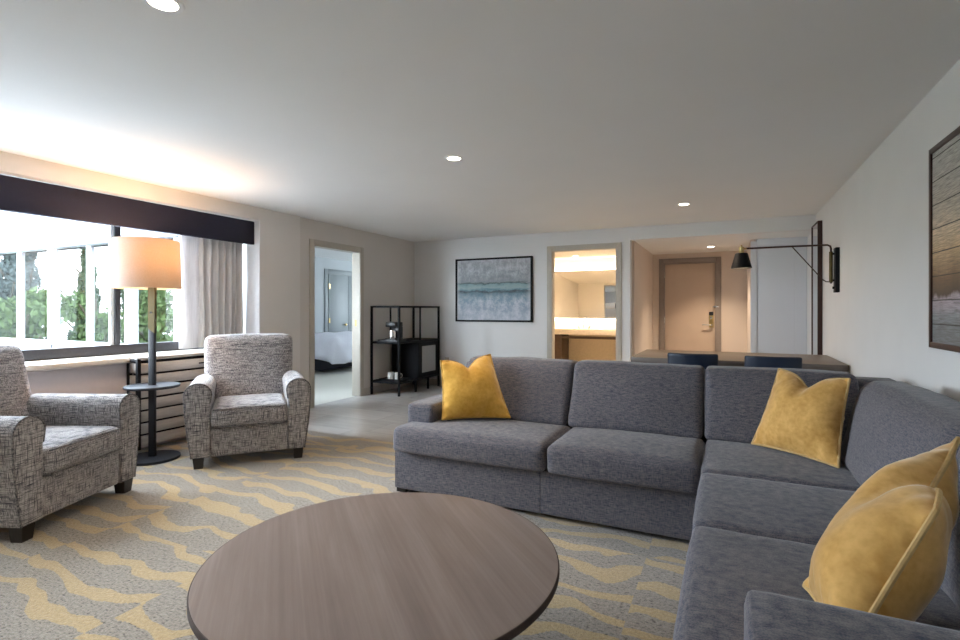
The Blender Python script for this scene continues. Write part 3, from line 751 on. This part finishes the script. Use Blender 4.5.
# ------------------------------------------------------------------ dining table, chairs behind the sofa
dk = thing('desk_table', 'long grey brown wooden table behind the sofa against the right wall', 'table', (.03, 5.85, 0))
m = bx(-.90, .905, -.55, .55, .695, .75, bev=.004); tp = m.build('tabletop', ['desk_wood'], dk)
m = bx(-.902, .9, -.556, -.548, .695, .748, bev=.002); m.build('edge_band', 'desk_edge_wood', tp)
for x in (-.80, .80):
    for y in (-.45, .45):
        m = bx(x-.035, x+.035, y-.035, y+.035, 0, .695, bev=.004); m.build('leg', 'desk_edge_wood', dk)
def make_chair(label):
    t = thing('dining_chair', label, 'chair', group='navy chairs at the table')
    def bend(p): return (p[0], p[1] - .10*max(0, p[2]-.45) + .05*(p[0]/.21)**2 - .05, p[2])
    m = MB(); m.soft(-.212, .212, -.20, -.165, .50, .83, .016, (0, .004, 0), 12, fn=bend); m.build('backrest', 'navy_leather', t)
    m = MB(); m.soft(-.22, .22, -.19, .23, .43, .48, .02, (0,0,.008), 10); m.build('seat', 'navy_leather', t)
    for sx in (-1, 1):
        m = MB(); m.cyl((sx*.20,-.20,0), (sx*.18,-.165,.43), .011, .015, 12); m.build('leg', 'black_metal', t)
        m = MB(); m.cyl((sx*.20,.22,0), (sx*.18,.19,.43), .011, .015, 12); m.build('leg', 'black_metal', t)
        m = MB(); m.box(sx*.12-.012, sx*.12+.012, -.225, -.205, .42, .62, bev=.003); m.build('back_bracket', 'black_metal', t)
    return t
dc = make_chair('navy dining chair tucked under the table, left one'); dc.location = (-.285, 5.23, 0)
d2 = copy_tree(dc); d2['label'] = 'navy dining chair tucked under the table, right one nearer the wall'; d2.location = (.345, 5.19, 0)

# ------------------------------------------------------------------ shelf in the corner
sv = thing('shelving_unit', 'black metal shelf with caned cabinet door in the back left corner', 'shelf', (-4.655, 6.02, 0))
SX, SY = .485, 1.10
for x in (.01, SX):
    for y in (0, SY):
        m = bx(x-.014, x+.014, y-.014, y+.014, 0, 1.28, bev=.002); m.build('post', 'black_metal', sv)
m = MB()
for y in (0, SY): m.box(.01, SX, y-.011, y+.011, 1.255, 1.28)
for x in (.01, SX): m.box(x-.011, x+.011, 0, SY, 1.255, 1.28)
m.build('top_rail', 'black_metal', sv)
for z in (.765, .20):
    m = bx(.0, SX+.012, -.012, SY+.012, z-.03, z, bev=.003); m.build('shelf_board', 'black_metal', sv)
m = MB(); m.box(0, .02, .45, .47, .765, 1.26); m.build('back_upright', 'black_metal', sv); m = MB(); m.box(SX-.012, SX+.008, .545, .565, .765, 1.26); m.build('front_upright', 'black_metal', sv)
cb = bx(.015, SX-.02, .49, SY, .20, .735); cb = cb.build('cabinet_body', 'black_metal', sv)
m = bx(SX-.02, SX+.004, .50, SY-.02, .205, .73, bev=.003); dr = m.build('cabinet_door', 'black_metal', sv)
m = bx(SX+.003, SX+.008, .60, SY-.11, .27, .67); m.build('door_panel', 'cane_panel', dr)
for y in (.45, .80):
    m = bx(SX-.03, SX, y-.012, y+.012, 0, .17); m.build('leg', 'black_metal', sv)
tr = thing('serving_tray', 'black tray under the coffee maker on the middle shelf', 'tray', (-4.41, 6.19, .7655), 0, 'black trays on the corner shelf')
def make_tray(t):
    m = MB(); m.box(-.17, .17, -.12, .12, 0, .008); m.box(-.17, .17, -.12, -.112, .008, .025); m.box(-.17, .17, .112, .12, .008, .025); m.box(-.17, -.162, -.112, .112, .008, .025); m.box(.162, .17, -.112, .112, .008, .025)
    m.build('tray_body', 'black_plastic', t)
make_tray(tr)
t2 = copy_tree(tr); t2['label'] = 'black tray under the white mugs on the lower shelf'; t2.location = (-4.39, 6.20, .2005)
cm = thing('coffee_maker', 'small black coffee maker on the middle shelf of the corner unit', 'coffee maker', (-4.38, 6.20, .774))
cm.scale = (1.25, 1.25, 1.2)
m = bx(-.07, .07, -.08, .08, 0, .03, bev=.005); m.build('base', 'black_plastic', cm)
m = bx(-.07, .07, .02, .08, .03, .17, bev=.008); m.build('water_tank', 'black_plastic', cm)
m = bx(-.07, .07, -.08, .08, .165, .225, bev=.012); m.build('brew_head', 'black_plastic', cm)
m = MB(); m.lathe([(0,.035), (.04,.035), (.042,.10), (.036,.125), (0,.125)], 20, (0,-.03,0)); m.build('carafe', 'chrome', cm)
def make_mug(label, loc, rz):
    t = thing('mug', label, 'mug', loc, rz, 'white mugs on the lower shelf')
    m = MB(); m.lathe([(0,0), (.038,0), (.042,.01), (.043,.10), (.040,.10), (.039,.012), (0,.010)], 24); m.build('cup', 'white_ceramic', t)
    m = MB(); m.tube([(.041,0,.08), (.065,0,.078), (.072,0,.055), (.065,0,.03), (.041,0,.025)], .006, 8); m.build('handle', 'white_ceramic', t)
    return t
make_mug('white mug on the lower shelf tray, farther from the doorway', (-4.32, 6.20, .209), 1.0)
make_mug('white mug on the lower shelf tray, closer to the doorway', (-4.44, 6.20, .209), 2.2)

# ------------------------------------------------------------------ pictures, mirror, lamp, outlet
p1 = thing('framed_picture', 'black framed abstract seascape print on the back wall', 'picture', (-3.24, BY, 1.53))
W2, H2 = .630, .478
m = MB()
for a in (-1, 1): m.box(a*W2-.013, a*W2+.013, -.045, -.001, -H2-.013, H2+.013, bev=.002); m.box(-W2, W2, -.045, -.001, a*H2-.013, a*H2+.013, bev=.002)
m.build('picture_frame', 'black_metal', p1)
m = bx(-W2, W2, -.030, -.005, -H2, H2); m.build('print', 'seascape_print', p1, smooth=False)
p2 = thing('framed_picture', 'dark framed rustic plank print on the right wall above the sofa', 'picture', (RX, 2.61, 1.530))
m = MB(); W3, H3 = .70, .484
for a in (-1, 1): m.box(-.026, -.001, a*W3-.014, a*W3+.014, -H3-.014, H3+.014, bev=.002); m.box(-.026, -.001, -W3, W3, a*H3-.014, a*H3+.014, bev=.002)
m.build('picture_frame', 'mirror_frame', p2)
m = bx(-.018, -.004, -W3, W3, -H3, H3); m.build('print', 'plank_print', p2, smooth=False)
mr = thing('wall_mirror', 'tall dark framed mirror on the right wall past the table', 'mirror', (RX, 6.72, .25))
m = MB(); m.box(-.046, -.001, -.012, .012, 0, 1.955, bev=.003); m.build('near_frame', 'mirror_frame', mr)
m = MB(); m.box(-.046, -.001, .455, .467, 0, 1.955, bev=.003); m.box(-.046, -.001, .012, .455, 1.943, 1.955, bev=.003); m.box(-.046, -.001, .012, .455, 0, .012, bev=.003); m.build('frame', 'mirror_frame', mr)
m = bx(-.038, -.004, .012, .455, .012, 1.943); m.build('mirror_glass', 'mirror_glass', mr, smooth=False)

wl = thing('wall_lamp', 'black swing arm wall lamp with cone shade reaching over the table', 'wall lamp', (RX, 5.80, 1.6))
m = bx(-.035, -.001, -.055, .055, -.215, .205, bev=.004); m.build('back_plate', 'black_metal', wl)
m = MB(); m.cyl((-.062, 0, -.12), (-.062, 0, .17), .016); m.build('pivot_sleeve', 'mustard_brass', wl)
m = MB(); m.cyl((-.035, 0, -.10), (-.065, 0, -.10), .01); m.build('bracket', 'black_metal', wl); m = MB(); m.cyl((-.035, 0, .15), (-.065, 0, .15), .01); m.build('bracket', 'black_metal', wl); m = MB(); m.cyl((-.05, 0, -.17), (-.035, 0, -.17), .012); m.build('switch', 'black_metal', wl)
m = MB(); m.tube([(-.062,0,-.13), (-.062,0,.20), (-.068,0,.222), (-.09,0,.235), (-.40,0,.237), (-.785,0,.237)], .009, 10); m.tube([(-.062,0,-.115), (-.10,0,-.112), (-.13,-.0,-.09), (-.375,0,.232)], .005, 8); m.build('swing_arm', 'dark_bronze', wl)
m = MB(); m.lathe([(.0,.275), (.008,.272), (.008,.258), (.024,.255), (.024,.195), (.03,.19), (.03,.18), (0,.18)], 20, (-.815,0,0)); m.cyl((-.815,0,.237), (-.77,0,.237), .01); m.build('socket', 'brass', wl)
m = MB(); m.lathe([(.0,.195), (.052,.192), (.058,.185), (.096,.04), (.092,.04), (.052,.18), (0,.182)], 32, (-.815,0,0)); m.build('lamp_shade', 'black_metal', wl)
m = MB(); m.lathe([(0,.06), (.03,.075), (.034,.10), (.018,.14), (0,.15)], 16, (-.815,0,0)); m.build('bulb', 'bulb_glow', wl)

ol = thing('wall_outlet', 'small wall outlet with a black plug beside the corner shelf', 'outlet', (-4.06, BY, .40))
m = bx(-.04, .04, -.007, 0, -.06, .06, bev=.003); m.build('cover_plate', 'outlet_plastic', ol)
m = bx(-.022, .022, -.05, -.007, -.045, .0, bev=.006); m.tube([(0,-.045,-.03), (0,-.06,-.10), (-.02,-.04,-.25), (-.05,-.02,-.38)], .005, 6); m.build('plug', 'black_plastic', ol)

# ------------------------------------------------------------------ lights
def spot(loc, power, col=(1, .80, .58), ang=105, r=.05):
    l = bpy.data.lights.new('downlight_lamp', 'SPOT'); l.energy = power; l.color = col; l.spot_size = R(ang); l.spot_blend = .8; l.shadow_soft_size = r
    o = bpy.data.objects.new('downlight_lamp', l); COL.objects.link(o); o.location = loc; return o
def downlight(x, y, z, label, power, group='recessed ceiling downlights'):
    t = thing('ceiling_downlight', label, 'downlight', (x, y, z), 0, group)
    m = MB(); m.lathe([(.05,-.001), (.05,-.006), (.068,-.006), (.072,-.001)], 32); m.build('trim_ring', 'white_frame', t)
    m = MB(); m.lathe([(0,-.003), (.05,-.003), (.05,-.001), (0,-.001)], 32); m.build('lens', 'downlight_glow', t)
    spot((x, y, z-.02), power)
DP = 40
downlight(-1.865, 1.19, CZ, 'recessed downlight at the top edge of the photo nearest the camera', DP)
downlight(-1.83, 3.35, CZ, 'recessed downlight in the middle of the main ceiling', DP)
downlight(-.416, 5.87, CZ, 'recessed downlight in the main ceiling above the table', DP*1.3)
downlight(-.225, 8.5, 2.178, 'recessed downlight in the low entry ceiling before the door', 85)
downlight(-2.72+.25, 9.1, 2.20, 'recessed downlight in the bathroom ceiling close to the mirror', 75)
downlight(-1.75, 8.1, 2.20, 'added fill downlight in the bathroom ceiling close to its doorway', 75)  # added lamp, brightens the front of the bathroom reflected in the mirror
def point(loc, power, col, r=.04):
    l = bpy.data.lights.new('lamp_bulb', 'POINT'); l.energy = power; l.color = col; l.shadow_soft_size = r
    o = bpy.data.objects.new('lamp_bulb', l); COL.objects.link(o); o.location = loc
point((-4.243, 2.62, 1.66), 19, (1, .58, .26))
point((.128, 5.80, 1.63), 2.5, (1, .74, .45), .03)

W = bpy.data.worlds.new('sky'); S.world = W; W.use_nodes = True
nt = W.node_tree; bgn = nt.nodes['Background']
tc = nt.nodes.new('ShaderNodeTexCoord'); sp = nt.nodes.new('ShaderNodeSeparateXYZ'); rp = nt.nodes.new('ShaderNodeValToRGB')
nt.links.new(tc.outputs['Generated'], sp.inputs[0]); nt.links.new(sp.outputs[2], rp.inputs[0]); nt.links.new(rp.outputs[0], bgn.inputs[0])
rp.color_ramp.elements[0].color = (.82, .91, 1, 1); rp.color_ramp.elements[1].color = (.70, .84, 1, 1)
bgn.inputs[1].default_value = 24.0
def portal(loc, rot, sx, sy):
    o = area('window_portal', loc, rot, sx, sy, 1); o.data.cycles.is_portal = True
portal((-5.09, 2.07, 1.5), (0, R(-90), 0), 1.3, 3.9)
portal((-5.75, 11.14, 1.5), (R(-90), 0, 0), 1.1, 1.0)
portal((-6.2, 4.38, 1.46), (R(90), 0, 0), 2.6, 1.45)

# ------------------------------------------------------------------ camera
cam = bpy.data.cameras.new('camera'); co = bpy.data.objects.new('camera', cam); COL.objects.link(co)
co.location = (0, 0, 1.22); co.rotation_euler = (PI/2, 0, R(25.74)); cam.sensor_width = 36; cam.lens = 513/960*36; cam.shift_y = -10/960; cam.clip_start = .05
S.camera = co
S.view_settings.view_transform = 'Standard'; S.view_settings.look = 'None'; S.view_settings.exposure = 0.62; S.view_settings.gamma = 1; S.view_settings.use_curve_mapping = False
S.cycles.use_denoising = True
S.cycles.max_bounces = 10; S.cycles.diffuse_bounces = 6; S.cycles.transparent_max_bounces = 16
S.cycles.sample_clamp_indirect = 8
